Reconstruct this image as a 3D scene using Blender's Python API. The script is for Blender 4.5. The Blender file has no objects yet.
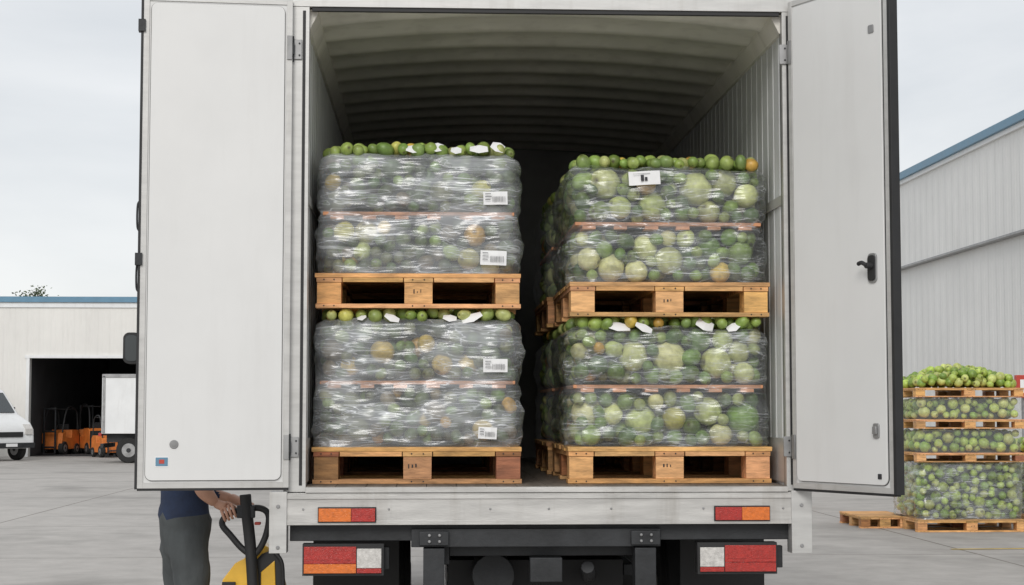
import bpy, bmesh, math, random
import numpy as np
from mathutils import Vector, Matrix, noise
R = math.radians
random.seed(7)
sc = bpy.context.scene

# ------------------------------------------------------------------ materials
def nodes_of(m):
    m.use_nodes = True
    nt = m.node_tree
    return nt, nt.nodes, nt.links, nt.nodes['Principled BSDF']

def pmat(name, base, rough=.5, metal=0., var=.15, vscale=3., bump=0., bscale=60., attr=False,
         stretch=(1, 1, 1), coat=0., emis=0., dirt=0., det=4):
    m = bpy.data.materials.new(name)
    nt, N, L, b = nodes_of(m)
    tc = N.new('ShaderNodeTexCoord')
    mp = N.new('ShaderNodeMapping'); mp.inputs['Scale'].default_value = stretch
    L.new(tc.outputs['Object'], mp.inputs[0])
    nz = N.new('ShaderNodeTexNoise'); nz.inputs['Scale'].default_value = vscale
    nz.inputs['Detail'].default_value = det; nz.inputs['Roughness'].default_value = .62
    L.new(mp.outputs[0], nz.inputs['Vector'])
    mr = N.new('ShaderNodeMapRange')
    mr.inputs[1].default_value = .3; mr.inputs[2].default_value = .7
    mr.inputs[3].default_value = 1 - var; mr.inputs[4].default_value = 1 + var * .5
    L.new(nz.outputs[0], mr.inputs[0])
    vm = N.new('ShaderNodeVectorMath'); vm.operation = 'SCALE'
    L.new(mr.outputs[0], vm.inputs['Scale'])
    if attr:
        at = N.new('ShaderNodeAttribute'); at.attribute_name = 'Col'
        mul = N.new('ShaderNodeVectorMath'); mul.operation = 'MULTIPLY'
        mul.inputs[1].default_value = base[:3]
        L.new(at.outputs['Color'], mul.inputs[0]); L.new(mul.outputs[0], vm.inputs[0])
    else:
        vm.inputs[0].default_value = base[:3]
    out = vm.outputs[0]
    if dirt > 0:
        n2 = N.new('ShaderNodeTexNoise'); n2.inputs['Scale'].default_value = 2.3
        n2.inputs['Detail'].default_value = det; n2.inputs['Roughness'].default_value = .7
        mp2 = N.new('ShaderNodeMapping'); mp2.inputs['Scale'].default_value = (3, 3, .35)
        L.new(tc.outputs['Object'], mp2.inputs[0]); L.new(mp2.outputs[0], n2.inputs['Vector'])
        r2 = N.new('ShaderNodeMapRange'); r2.inputs[1].default_value = .52; r2.inputs[2].default_value = .8
        r2.inputs[3].default_value = 0; r2.inputs[4].default_value = dirt
        L.new(n2.outputs[0], r2.inputs[0])
        mx = N.new('ShaderNodeMix'); mx.data_type = 'RGBA'
        mx.inputs['B'].default_value = (.22, .19, .15, 1)
        L.new(r2.outputs[0], mx.inputs['Factor']); L.new(out, mx.inputs['A'])
        out = mx.outputs['Result']
    L.new(out, b.inputs['Base Color'])
    rr = N.new('ShaderNodeMapRange')
    rr.inputs[3].default_value = max(0.03, rough - .1); rr.inputs[4].default_value = min(1, rough + .12)
    L.new(nz.outputs[0], rr.inputs[0]); L.new(rr.outputs[0], b.inputs['Roughness'])
    b.inputs['Metallic'].default_value = metal
    b.inputs['Coat Weight'].default_value = coat
    if bump > 0:
        nb = N.new('ShaderNodeTexNoise'); nb.inputs['Scale'].default_value = bscale
        nb.inputs['Detail'].default_value = 3
        L.new(mp.outputs[0], nb.inputs['Vector'])
        bp = N.new('ShaderNodeBump'); bp.inputs['Strength'].default_value = bump
        bp.inputs['Distance'].default_value = .01
        L.new(nb.outputs[0], bp.inputs['Height']); L.new(bp.outputs[0], b.inputs['Normal'])
    return m

M = {}
M['doorwhite'] = pmat('door_white_grp', (.71, .71, .70), .36, 0, .04, 1.5, .03, 8, dirt=.07)
M['white'] = pmat('white_paint', (.78, .79, .79), .4, 0, .06, 2, dirt=.15)
M['alu'] = pmat('brushed_aluminium', (.56, .555, .54), .42, .35, .12, 4, .04, 40, stretch=(1, 1, 6), dirt=.3)
M['alu2'] = pmat('aluminium_beam', (.56, .55, .53), .42, .3, .25, 5, .1, 60, stretch=(.5, 4, 4), dirt=.4)
M['rubber'] = pmat('black_rubber', (.02, .02, .021), .6, 0, .3, 8)
M['tyre'] = pmat('tyre_rubber', (.018, .018, .018), .8, 0, .3, 8, .3, 50)
M['steel'] = pmat('chassis_steel', (.035, .037, .04), .5, .3, .4, 6, .15, 40)
M['steel2'] = pmat('galvanised_steel', (.34, .34, .34), .45, .6, .3, 6)
M['floor'] = pmat('truck_floor', (.19, .165, .14), .55, .2, .4, 5, .2, 30, stretch=(4, .6, 1), dirt=.4)
M['wall'] = pmat('truck_inner_wall', (.66, .67, .67), .5, 0, .12, 2, 0, 20, dirt=.2, det=2)
M['ceil'] = pmat('truck_ceiling', (.80, .77, .70), .5, 0, .12, 2.5, 0, 20, dirt=.25, det=2)
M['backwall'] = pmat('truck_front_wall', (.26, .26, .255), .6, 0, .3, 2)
M['wood'] = pmat('pallet_wood', (.77, .44, .185), .72, 0, .48, 7, .35, 50, attr=True, stretch=(1, 6, 6))
M['board'] = pmat('layer_board', (.70, .33, .17), .7, 0, .4, 9, .2, 40)
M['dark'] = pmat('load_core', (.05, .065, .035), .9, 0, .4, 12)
M['fruit'] = pmat('fruit_skin', (1, 1, 1), .38, 0, .3, 30, 0, 140, attr=True, det=1.5)
M['label'] = pmat('paper_label', (.84, .84, .84), .6, 0, .04, 5)
M['ink'] = pmat('label_ink', (.03, .03, .035), .6)
M['redl'] = pmat('red_lens', (.42, .025, .018), .2, 0, .3, 60, .3, 160, coat=.6)
M['orl'] = pmat('amber_lens', (.72, .17, .02), .2, 0, .25, 60, .3, 160, coat=.6)
M['whl'] = pmat('clear_lens', (.62, .60, .57), .15, 0, .3, 40, .3, 160, coat=.6)
M['yellow'] = pmat('yellow_paint', (.80, .46, .035), .35, 0, .15, 6, coat=.3)
M['orange'] = pmat('orange_paint', (.70, .20, .04), .5, 0, .25, 5)
M['blue'] = pmat('blue_trim', (.12, .25, .36), .45, 0, .12, 3)
M['glass'] = pmat('dark_glass', (.03, .04, .045), .08, 0, .2, 2, coat=.5)
M['skin'] = pmat('skin', (.58, .32, .22), .5, 0, .12, 15, .1, 80)
M['shirt'] = pmat('navy_shirt', (.022, .035, .075), .85, 0, .3, 14, .6, 30)
M['pants'] = pmat('grey_trousers', (.075, .083, .085), .85, 0, .3, 10, .7, 22, stretch=(1, 1, .5))
M['hair'] = pmat('hair', (.03, .02, .015), .6, 0, .4, 40, .4, 120)
M['shoe'] = pmat('shoe_leather', (.03, .025, .02), .5)
M['eye'] = pmat('eye_white', (.7, .7, .68), .2)
M['bark'] = pmat('bark', (.12, .09, .06), .9, 0, .4, 10, .5, 30)
M['leaf'] = pmat('leaves', (.09, .12, .06), .7, 0, .5, 3)
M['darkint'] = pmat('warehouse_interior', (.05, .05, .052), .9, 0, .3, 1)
M['ylline'] = pmat('yellow_line', (.60, .42, .10), .8, 0, .5, 4)
M['red'] = pmat('red_paint', (.5, .06, .04), .5)

def ribbed(name, base, period, axis, dist=.03, dirt=.2):
    m = pmat(name, base, .55, 0, .08, .4, 0, dirt=dirt)
    nt, N, L, b = nodes_of(m)
    tc = N.new('ShaderNodeTexCoord'); sp = N.new('ShaderNodeSeparateXYZ')
    L.new(tc.outputs['Object'], sp.inputs[0])
    mu = N.new('ShaderNodeMath'); mu.operation = 'MULTIPLY'; mu.inputs[1].default_value = 2 * math.pi / period
    L.new(sp.outputs[axis], mu.inputs[0])
    s = N.new('ShaderNodeMath'); s.operation = 'SINE'; L.new(mu.outputs[0], s.inputs[0])
    cl = N.new('ShaderNodeMapRange'); cl.inputs[1].default_value = -.35; cl.inputs[2].default_value = .35
    L.new(s.outputs[0], cl.inputs[0])
    bp = N.new('ShaderNodeBump'); bp.inputs['Strength'].default_value = .8; bp.inputs['Distance'].default_value = dist
    L.new(cl.outputs[0], bp.inputs['Height']); L.new(bp.outputs[0], b.inputs['Normal'])
    return m
M['clad'] = ribbed('wall_cladding', (.74, .74, .725), .5, 1, .014, .12)
M['cladx'] = ribbed('front_cladding', (.76, .745, .71), .4, 0, .010, .1)

# stretch film
def film_mat(name, haze, highlights=.5):
    m = bpy.data.materials.new(name); m.use_nodes = True
    nt = m.node_tree; N = nt.nodes; L = nt.links; N.clear()
    out = N.new('ShaderNodeOutputMaterial')
    tc = N.new('ShaderNodeTexCoord')
    nb = N.new('ShaderNodeTexNoise'); nb.inputs['Scale'].default_value = 3.4; nb.inputs['Detail'].default_value = 1.5
    mpb = N.new('ShaderNodeMapping'); mpb.inputs['Scale'].default_value = (1, 1, 2.2)
    L.new(tc.outputs['Object'], mpb.inputs[0]); L.new(mpb.outputs[0], nb.inputs['Vector'])
    big = nb.outputs[0]
    wv_ = N.new('ShaderNodeVectorMath'); wv_.operation = 'SCALE'; wv_.inputs['Scale'].default_value = .85; L.new(nb.outputs['Color'], wv_.inputs[0])
    def streak(rot, scale, nscale, det):
        mp = N.new('ShaderNodeMapping'); mp.inputs['Rotation'].default_value = rot
        mp.inputs['Scale'].default_value = scale
        L.new(tc.outputs['Object'], mp.inputs[0])
        ad = N.new('ShaderNodeVectorMath'); ad.operation = 'ADD'; L.new(mp.outputs[0], ad.inputs[0]); L.new(wv_.outputs[0], ad.inputs[1])
        n = N.new('ShaderNodeTexNoise'); n.inputs['Scale'].default_value = nscale
        n.inputs['Detail'].default_value = det
        L.new(ad.outputs[0], n.inputs['Vector']); return n.outputs[0]
    a = streak((0, R(8), 0), (1, 1, 15), 2.1, 2)
    b = streak((0, R(-13), R(8)), (1.1, 1.1, 12), 2.8, 1.5)
    def highlight_line(s, w):
        x = N.new('ShaderNodeMath'); x.operation = 'SUBTRACT'; x.inputs[1].default_value = .5; L.new(s, x.inputs[0])
        y = N.new('ShaderNodeMath'); y.operation = 'ABSOLUTE'; L.new(x.outputs[0], y.inputs[0])
        z = N.new('ShaderNodeMapRange'); z.inputs[1].default_value = 0; z.inputs[2].default_value = w
        z.inputs[3].default_value = 1; z.inputs[4].default_value = 0; L.new(y.outputs[0], z.inputs[0])
        return z.outputs[0]
    def mth(op, p, q):
        x = N.new('ShaderNodeMath'); x.operation = op
        for i, v in enumerate((p, q)):
            if isinstance(v, (int, float)): x.inputs[i].default_value = v
            else: L.new(v, x.inputs[i])
        return x.outputs[0]
    ra, rb = highlight_line(a, .024), highlight_line(b, .018)
    mask = N.new('ShaderNodeMapRange'); mask.inputs[1].default_value = .38; mask.inputs[2].default_value = .62
    mask.inputs[3].default_value = .3; mask.inputs[4].default_value = 1.0; L.new(big, mask.inputs[0])
    rs = mth('MULTIPLY', mth('ADD', mth('MULTIPLY', ra, highlights), mth('MULTIPLY', rb, highlights * .8)), mask.outputs[0])  # thin crease highlights, painted as white diffuse lines in the film
    bm_ = N.new('ShaderNodeMapRange'); bm_.inputs[1].default_value = .38; bm_.inputs[2].default_value = .66
    bm_.inputs[3].default_value = haze * .5; bm_.inputs[4].default_value = haze * 1.6
    L.new(big, bm_.inputs[0])
    fac = mth('ADD', rs, bm_.outputs[0])
    cl = N.new('ShaderNodeClamp'); cl.inputs['Max'].default_value = .85; L.new(fac, cl.inputs[0])
    bp = N.new('ShaderNodeBump'); bp.inputs['Strength'].default_value = .55; bp.inputs['Distance'].default_value = .016
    L.new(mth('ADD', a, b), bp.inputs['Height'])
    tr = N.new('ShaderNodeBsdfTransparent'); tr.inputs[0].default_value = (.98, .985, .99, 1)
    df = N.new('ShaderNodeBsdfDiffuse'); df.inputs[0].default_value = (.86, .89, .92, 1)
    gl = N.new('ShaderNodeBsdfGlossy'); gl.inputs[0].default_value = (.97, .98, 1, 1); gl.inputs['Roughness'].default_value = .2
    L.new(bp.outputs[0], gl.inputs['Normal'])
    m2 = N.new('ShaderNodeMixShader'); L.new(cl.outputs[0], m2.inputs[0])
    L.new(tr.outputs[0], m2.inputs[1]); L.new(df.outputs[0], m2.inputs[2])
    lw = N.new('ShaderNodeLayerWeight'); lw.inputs[0].default_value = .25; L.new(bp.outputs[0], lw.inputs['Normal'])
    fc = N.new('ShaderNodeClamp'); fc.inputs['Max'].default_value = .6; L.new(mth('ADD', mth('MULTIPLY', lw.outputs['Fresnel'], .9), .03), fc.inputs[0])
    m3 = N.new('ShaderNodeMixShader'); L.new(fc.outputs[0], m3.inputs[0])
    L.new(m2.outputs[0], m3.inputs[1]); L.new(gl.outputs[0], m3.inputs[2])
    L.new(m3.outputs[0], out.inputs[0])
    return m
M['film'] = film_mat('stretch_film_hazy', .20, .42)
M['film2'] = film_mat('stretch_film_clear', .085, .38)
m = bpy.data.materials.new('stretch_film_thin'); nt, N, L, b = nodes_of(m)
b.inputs['Base Color'].default_value = (.84, .88, .92, 1); b.inputs['Alpha'].default_value = .12; b.inputs['Roughness'].default_value = .2
M['film3'] = m

# ------------------------------------------------------------------ mesh builder
class MB:
    def __init__(s): s.v = []; s.f = []; s.m = []; s.c = []; s.mats = []
    def mi(s, k):
        if k not in s.mats: s.mats.append(k)
        return s.mats.index(k)
    def add(s, vs, fs, k, col=(1, 1, 1)):
        o = len(s.v); s.v += [tuple(x) for x in vs]; s.c += [(*col, 1)] * len(vs)
        i = s.mi(k)
        for f in fs: s.f.append([o + a for a in f]); s.m.append(i)
    def box(s, lo, hi, k, col=(1, 1, 1), T=None):
        x0, y0, z0 = lo; x1, y1, z1 = hi
        vs = [Vector(p) for p in ((x0, y0, z0), (x1, y0, z0), (x1, y1, z0), (x0, y1, z0), (x0, y0, z1), (x1, y0, z1), (x1, y1, z1), (x0, y1, z1))]
        if T: vs = [T(v) for v in vs]
        s.add(vs, [(0, 3, 2, 1), (4, 5, 6, 7), (0, 1, 5, 4), (1, 2, 6, 5), (2, 3, 7, 6), (3, 0, 4, 7)], k, col)
    def prism(s, pts, vec, k, col=(1, 1, 1), T=None):
        a = [Vector(p) for p in pts]; b = [p + Vector(vec) for p in a]; n = len(a)
        vs = a + b
        if T: vs = [T(v) for v in vs]
        s.add(vs, [list(range(n))[::-1], list(range(n, 2 * n))] + [(i, (i + 1) % n, n + (i + 1) % n, n + i) for i in range(n)], k, col)
    def cyl(s, p0, p1, r0, r1, k, n=20, col=(1, 1, 1), T=None):
        p0 = Vector(p0); p1 = Vector(p1); d = (p1 - p0).normalized()
        a = d.orthogonal().normalized(); b = d.cross(a)
        ring = lambda p, r: [p + (a * math.cos(2 * math.pi * i / n) + b * math.sin(2 * math.pi * i / n)) * r for i in range(n)]
        vs = ring(p0, r0) + ring(p1, r1)
        if T: vs = [T(v) for v in vs]
        s.add(vs, [list(range(n))[::-1], list(range(n, 2 * n))] + [(i, (i + 1) % n, n + (i + 1) % n, n + i) for i in range(n)], k, col)
    def wheel(s, c, ax, r, w, rim='steel2', T=None):
        c = Vector(c); ax = Vector(ax).normalized()
        s.cyl(c - ax * w * .38, c + ax * w * .38, r, r, 'tyre', 32, T=T)
        s.cyl(c - ax * w * .5, c - ax * w * .38, r * .93, r, 'tyre', 32, T=T)
        s.cyl(c + ax * w * .38, c + ax * w * .5, r, r * .93, 'tyre', 32, T=T)
        s.cyl(c - ax * w * .52, c + ax * w * .52, r * .55, r * .55, rim, 24, T=T)
        s.cyl(c - ax * w * .56, c + ax * w * .56, r * .18, r * .18, 'steel', 16, T=T)
    def tube(s, pts, r, k, closed=False, n=10, T=None):
        P = [Vector(p) for p in pts]
        Q = []; m = len(P); rng = range(m if closed else m - 1)
        for i in rng:
            p0 = P[(i - 1) % m] if closed or i > 0 else P[i]; p1 = P[i]; p2 = P[(i + 1) % m]
            p3 = P[(i + 2) % m] if closed or i + 2 < m else p2
            for j in range(6):
                t = j / 6
                Q.append(.5 * ((2 * p1) + (p2 - p0) * t + (2 * p0 - 5 * p1 + 4 * p2 - p3) * t * t + (3 * p1 - p0 - 3 * p2 + p3) * t ** 3))
        if not closed: Q.append(P[-1])
        vs = []; q = len(Q); up = None
        for i in range(q):
            d = ((Q[(i + 1) % q] if closed or i + 1 < q else Q[i]) - (Q[i - 1] if closed or i > 0 else Q[i])).normalized()
            if up is None: up = d.orthogonal()
            a = (up - d * up.dot(d)).normalized(); up = a; b = d.cross(a)
            for j in range(n):
                vs.append(Q[i] + (a * math.cos(2 * math.pi * j / n) + b * math.sin(2 * math.pi * j / n)) * r)
        if T: vs = [T(v) for v in vs]
        fs = []
        for i in range(q if closed else q - 1):
            for j in range(n):
                i2 = (i + 1) % q
                fs.append((i * n + j, i * n + (j + 1) % n, i2 * n + (j + 1) % n, i2 * n + j))
        if not closed: fs += [list(range(n))[::-1], list(range((q - 1) * n, q * n))]
        s.add(vs, fs, k)
    def build(s, name, parent=None, bevel=0., smooth=False, seg=2):
        me = bpy.data.meshes.new(name)
        me.from_pydata(s.v, [], s.f)
        ca = me.color_attributes.new('Col', 'FLOAT_COLOR', 'POINT')
        ca.data.foreach_set('color', np.array(s.c, dtype=np.float32).ravel())
        for k in s.mats: me.materials.append(M[k])
        me.polygons.foreach_set('material_index', s.m)
        bm = bmesh.new(); bm.from_mesh(me); bmesh.ops.recalc_face_normals(bm, faces=bm.faces); bm.to_mesh(me); bm.free()
        ob = bpy.data.objects.new(name, me); sc.collection.objects.link(ob)
        if parent: ob.parent = parent
        if bevel > 0:
            b = ob.modifiers.new('bev', 'BEVEL'); b.width = bevel; b.segments = seg; b.limit_method = 'ANGLE'; b.angle_limit = R(40)
            b.harden_normals = False
        if smooth or bevel > 0:
            me.polygons.foreach_set('use_smooth', [True] * len(me.polygons))
            try: me.set_sharp_from_angle(angle=R(35))
            except Exception: pass
        return ob

def empty(name, loc=(0, 0, 0)):
    e = bpy.data.objects.new(name, None); sc.collection.objects.link(e); e.empty_display_size = .2
    return e

# ------------------------------------------------------------------ fruit
def sphere_template(nu=14, nv=9):
    vs = [(0, 0, 1)]
    for i in range(1, nv):
        t = math.pi * i / nv
        for j in range(nu):
            p = 2 * math.pi * j / nu
            vs.append((math.sin(t) * math.cos(p), math.sin(t) * math.sin(p), math.cos(t)))
    vs.append((0, 0, -1)); f = []
    for j in range(nu): f.append((0, 1 + j, 1 + (j + 1) % nu))
    for i in range(nv - 2):
        for j in range(nu):
            a = 1 + i * nu + j; b = 1 + i * nu + (j + 1) % nu
            f.append((a, a + nu, b + nu)); f.append((a, b + nu, b))
    l = len(vs) - 1; o = 1 + (nv - 2) * nu
    for j in range(nu): f.append((l, o + (j + 1) % nu, o + j))
    return np.array(vs, dtype=np.float32), np.array(f, dtype=np.int32)
SV, SF = sphere_template()
SV2, SF2 = sphere_template(9, 6)
for A in (SV, SV2):
    A[0, 2] = .86

GREENS = [(.17, .29, .06), (.25, .37, .08), (.10, .18, .05), (.33, .44, .12), (.15, .23, .07), (.40, .47, .17)]
DULL = [(.11, .16, .07), (.15, .21, .09), (.08, .11, .06), (.20, .22, .11), (.21, .17, .10)]
YEL = [(.74, .53, .10), (.64, .38, .08), (.60, .58, .14)]
PALE = [(.62, .66, .28), (.71, .70, .35), (.52, .60, .22)]
HEAP = [(.24, .36, .08), (.31, .43, .10), (.17, .28, .06), (.37, .48, .13), (.21, .31, .09), (.46, .50, .18)]

def fruit_object(name, parent, C, Rr, cols, rng, lod=0, elong=1.14):
    T, F = (SV, SF) if lod == 0 else (SV2, SF2)
    n = len(C); nv = len(T)
    V = np.empty((n, nv, 3), dtype=np.float32); K = np.ones((n, nv, 4), dtype=np.float32)
    for i in range(n):
        q = rng.normal(size=4); q /= np.linalg.norm(q); w, x, y, z = q
        m = np.array([[1 - 2 * (y * y + z * z), 2 * (x * y - z * w), 2 * (x * z + y * w)], [2 * (x * y + z * w), 1 - 2 * (x * x + z * z), 2 * (y * z - x * w)], [2 * (x * z - y * w), 2 * (y * z + x * w), 1 - 2 * (x * x + y * y)]])
        sc_ = np.array([rng.uniform(.94, 1.02), rng.uniform(.92, 1.02), rng.uniform(.92, elong if Rr[i] < .05 else 1.06)])
        V[i] = (T * sc_ * Rr[i]) @ m.T + C[i]
        c = np.array(cols[i]) * rng.uniform(.75, 1.2)
        t = (T[:, 2:3] * .5 + .5)
        K[i, :, :3] = c * (1 - t * .25) + np.array((.10, .07, .0)) * t ** 3 * .5
        K[i, 0, :3] = (.06, .04, .02)
    me = bpy.data.meshes.new(name)
    FF = (F[None] + (np.arange(n) * nv)[:, None, None]).reshape(-1, 3)
    me.vertices.add(n * nv); me.vertices.foreach_set('co', V.ravel())
    nf = len(FF); me.loops.add(nf * 3); me.loops.foreach_set('vertex_index', FF.ravel().astype(np.int32))
    me.polygons.add(nf); me.polygons.foreach_set('loop_start', np.arange(0, nf * 3, 3, dtype=np.int32))
    me.polygons.foreach_set('loop_total', np.full(nf, 3, dtype=np.int32))
    me.polygons.foreach_set('use_smooth', np.ones(nf, dtype=bool))
    me.update(); me.validate()
    ca = me.color_attributes.new('Col', 'FLOAT_COLOR', 'POINT'); ca.data.foreach_set('color', K.ravel())
    me.materials.append(M['fruit'])
    ob = bpy.data.objects.new(name, me); sc.collection.objects.link(ob); ob.parent = parent
    return ob

def pack(box, radii, tries, rng, rc=.09, weights=(.42, .22, .14, .04, .18), depth=.11, ov=.86):
    (x0, y0, z0), (x1, y1, z1) = box
    C = np.zeros((6000, 3)); Q = np.zeros(6000); n = 0
    for rad, cnt in radii:
        for _ in range(tries):
            if n >= 5999 or cnt <= 0: break
            r = rad * rng.uniform(.88, 1.14)
            f = rng.choice(5, p=weights); d = rng.uniform(0, 1) ** 2 * depth
            if rad > .05: d *= .3
            x = rng.uniform(x0 + r, x1 - r); y = rng.uniform(y0 + r, y1 - r); z = rng.uniform(z0 + r * .9, z1 - r * .9)
            if f == 0: y = y0 + r + d
            elif f == 1: x = x0 + r + d
            elif f == 2: x = x1 - r - d
            elif f == 3: y = y1 - r - d
            else: z = z1 - r * .9 - d * .3
            cx = max(x0 + rc - x, x - (x1 - rc), 0); cy = max(y0 + rc - y, y - (y1 - rc), 0)
            if cx > 0 and cy > 0 and math.hypot(cx, cy) > rc - r * .8: continue
            if n:
                dd = ((C[:n] - (x, y, z)) ** 2).sum(1)
                if (dd < ((Q[:n] + r) * ov) ** 2).any(): continue
            C[n] = (x, y, z); Q[n] = r; n += 1; cnt -= 1
    return C[:n].copy(), Q[:n].copy()

def heap(x0, x1, y0, y1, z, rad, rng, tries=2500, mound=.05, base=0.):
    A = np.zeros((3000, 3)); n = 0; rr = np.zeros(3000)
    for _ in range(tries):
        r = rad * rng.uniform(.8, 1.2)
        x = rng.uniform(x0, x1); y = rng.uniform(y0, y1)
        u = (x - x0) / (x1 - x0) * 2 - 1; v = (y - y0) / (y1 - y0) * 2 - 1
        h = mound * (1 - abs(u) ** 3) * (1 - abs(v) ** 3)
        zz = z + base + h * rng.uniform(.1, 1) + rng.uniform(-.01, .012)
        if n:
            dd = ((A[:n] - (x, y, zz)) ** 2).sum(1)
            if (dd < ((rr[:n] + r) * .84) ** 2).any(): continue
        A[n] = (x, y, zz); rr[n] = r; n += 1
        if n > 2990: break
    return A[:n].copy(), rr[:n].copy()

def colour_for(r, style, rng):
    p = rng.uniform()
    if style == 'dull':
        if r > .042: return YEL[rng.integers(3)] if p < .22 else (PALE[rng.integers(3)] if p < .35 else DULL[rng.integers(5)])
        return YEL[rng.integers(2)] if p < .03 else (GREENS if p < .4 else DULL)[rng.integers(5)]
    if r > .058: return (YEL if p < .22 else PALE if p < .85 else GREENS)[rng.integers(3)]
    if r > .042: return (PALE if p < .35 else GREENS)[rng.integers(3)]
    return YEL[rng.integers(3)] if p < .03 else GREENS[rng.integers(6)]

def pallet_mesh(mb, x0, x1, y0, y1, z0, h, rng, k='wood', endblock=False):
    def col():
        t = rng.uniform(.7, 1.12); return (t, t * rng.uniform(.88, 1.03), t * rng.uniform(.8, 1.05))
    def dk(): return (rng.uniform(.42, .55), rng.uniform(.32, .40), rng.uniform(.3, .45))
    d = y1 - y0; t = h * .12
    nb = 7; gap = .02; bw = (d - gap * (nb - 1)) / nb
    for i in range(nb):
        a = y0 + i * (bw + gap); j = rng.uniform(-.004, .004)
        mb.box((x0 + j, a, z0 + h - t), (x1 + j, a + bw, z0 + h), k, col())
    bx = [(x0 + .006, x0 + .135), ((x0 + x1) / 2 - .075, (x0 + x1) / 2 + .075), (x1 - .135, x1 - .006)]
    for bi, (a, b) in enumerate(bx):
        mb.box((a, y0 + .004, z0 + h - 2 * t - .003), (b, y1 - .004, z0 + h - t - .001), k, dk() if endblock and bi != 1 else col())
        for (c, e) in ((y0 + .008, y0 + .15), ((y0 + y1) / 2 - .07, (y0 + y1) / 2 + .07), (y1 - .15, y1 - .008)):
            cc = dk() if (rng.uniform() < .25 or (endblock and bi != 1)) else col()
            mb.box((a + .003, c, z0 + t + .001), (b - .003, e, z0 + h - 2 * t - .005), k, cc)
    for (c, e) in ((y0 + .002, y0 + .125), ((y0 + y1) / 2 - .06, (y0 + y1) / 2 + .06), (y1 - .125, y1 - .002)):
        mb.box((x0 + .002, c, z0), (x1 - .002, e, z0 + t), k, col())
    mb.box((x0 + .14, y0 + .001, z0 + h - 2 * t - .002), ((x0 + x1) / 2 - .08, y0 + .022, z0 + h - t - .001), k, col())
    mb.box(((x0 + x1) / 2 + .08, y0 + .001, z0 + h - 2 * t - .002), (x1 - .14, y0 + .022, z0 + h - t - .001), k, col())
    for (a, b) in bx:
        for q in (.3, .7):
            xx = a + (b - a) * q
            mb.cyl((xx, y0 + .003, z0 + h - 1.5 * t), (xx, y0 - .0005, z0 + h - 1.5 * t), .004, .004, 'steel', 8)
            mb.cyl((xx, y0 + .003, z0 + .5 * t), (xx, y0 - .0005, z0 + .5 * t), .004, .004, 'steel', 8)
    cx = (x0 + x1) / 2 + rng.uniform(-.02, .02)
    for i in range(3):
        wq = rng.uniform(.003, .009)
        mb.box((cx - .03 + i * .018, y0 + .005, z0 + h * rng.uniform(.41, .46)), (cx - .03 + i * .018 + wq, y0 + .0072, z0 + h * rng.uniform(.48, .55)), 'steel')

def film_mesh(name, parent, x0, x1, y0, y1, zs, mat, seed, amp=.010, rc=.10, top_open=True, res=.016):
    def arc(cx, cy, a0):
        return [(cx + rc * math.cos(a0 + t * math.pi / 2 / 8), cy + rc * math.sin(a0 + t * math.pi / 2 / 8), math.cos(a0 + t * math.pi / 2 / 8), math.sin(a0 + t * math.pi / 2 / 8)) for t in range(9)]
    def line(p, q, nrm):
        L_ = math.dist(p, q); n = max(2, int(L_ / res))
        return [(p[0] + (q[0] - p[0]) * i / n, p[1] + (q[1] - p[1]) * i / n, *nrm) for i in range(1, n)]
    per = []
    per += arc(x0 + rc, y0 + rc, math.pi); per += line((x0 + rc, y0), (x1 - rc, y0), (0, -1))
    per += arc(x1 - rc, y0 + rc, -math.pi / 2); per += line((x1, y0 + rc), (x1, y1 - rc), (1, 0))
    per += arc(x1 - rc, y1 - rc, 0); per += line((x1 - rc, y1), (x0 + rc, y1), (0, 1))
    per += arc(x0 + rc, y1 - rc, math.pi / 2); per += line((x0, y1 - rc), (x0, y0 + rc), (-1, 0))
    z0 = zs[0]; z1 = zs[-1]; nz = int((z1 - z0) / (.009 if res < .03 else .02))
    P = len(per); vs = []
    for k in range(nz + 1):
        z = z0 + (z1 - z0) * k / nz
        i = 0
        while i < len(zs) - 2 and z > zs[i + 1]: i += 1
        t = (z - zs[i]) / (zs[i + 1] - zs[i])
        b = .024 * max(0, math.sin(math.pi * min(1, max(0, t)))) ** .6 - .003
        for (px, py, nx, ny) in per:
            s = px + py * .7
            w = noise.noise((px * 3.2 + seed, py * 3.2, (z + .14 * s) * 26)) * amp
            w += noise.noise((px * 5 + seed * 2, py * 5, (z - .24 * s) * 19 + 9)) * amp * .9
            w += noise.noise((px * 7 + seed, py * 7 + 3, z * 9)) * amp * 1.4
            w += (1 - abs(noise.noise((px * 2.1 + seed, py * 2.1, (z + .1 * s) * 15))) * 2) * amp * .5
            c = .006 * noise.noise((px * 14, py * 14, seed))
            pin = 0
            if top_open and k > nz - 3: pin = -.012 * (k - nz + 3)
            o = b + w + c + pin
            zz = z + (noise.noise((px * 4, py * 4, seed + 5)) * .022 if k > nz - 6 and top_open else 0) * (k - nz + 6) / 6
            vs.append((px + nx * o, py + ny * o, zz))
    fs = []
    for k in range(nz):
        for i in range(P):
            j = (i + 1) % P
            fs.append((k * P + i, k * P + j, (k + 1) * P + j, (k + 1) * P + i))
    me = bpy.data.meshes.new(name); me.from_pydata(vs, [], fs)
    me.polygons.foreach_set('use_smooth', [True] * len(fs)); me.materials.append(M[mat])
    ob = bpy.data.objects.new(name, me); sc.collection.objects.link(ob); ob.parent = parent
    return ob

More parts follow.
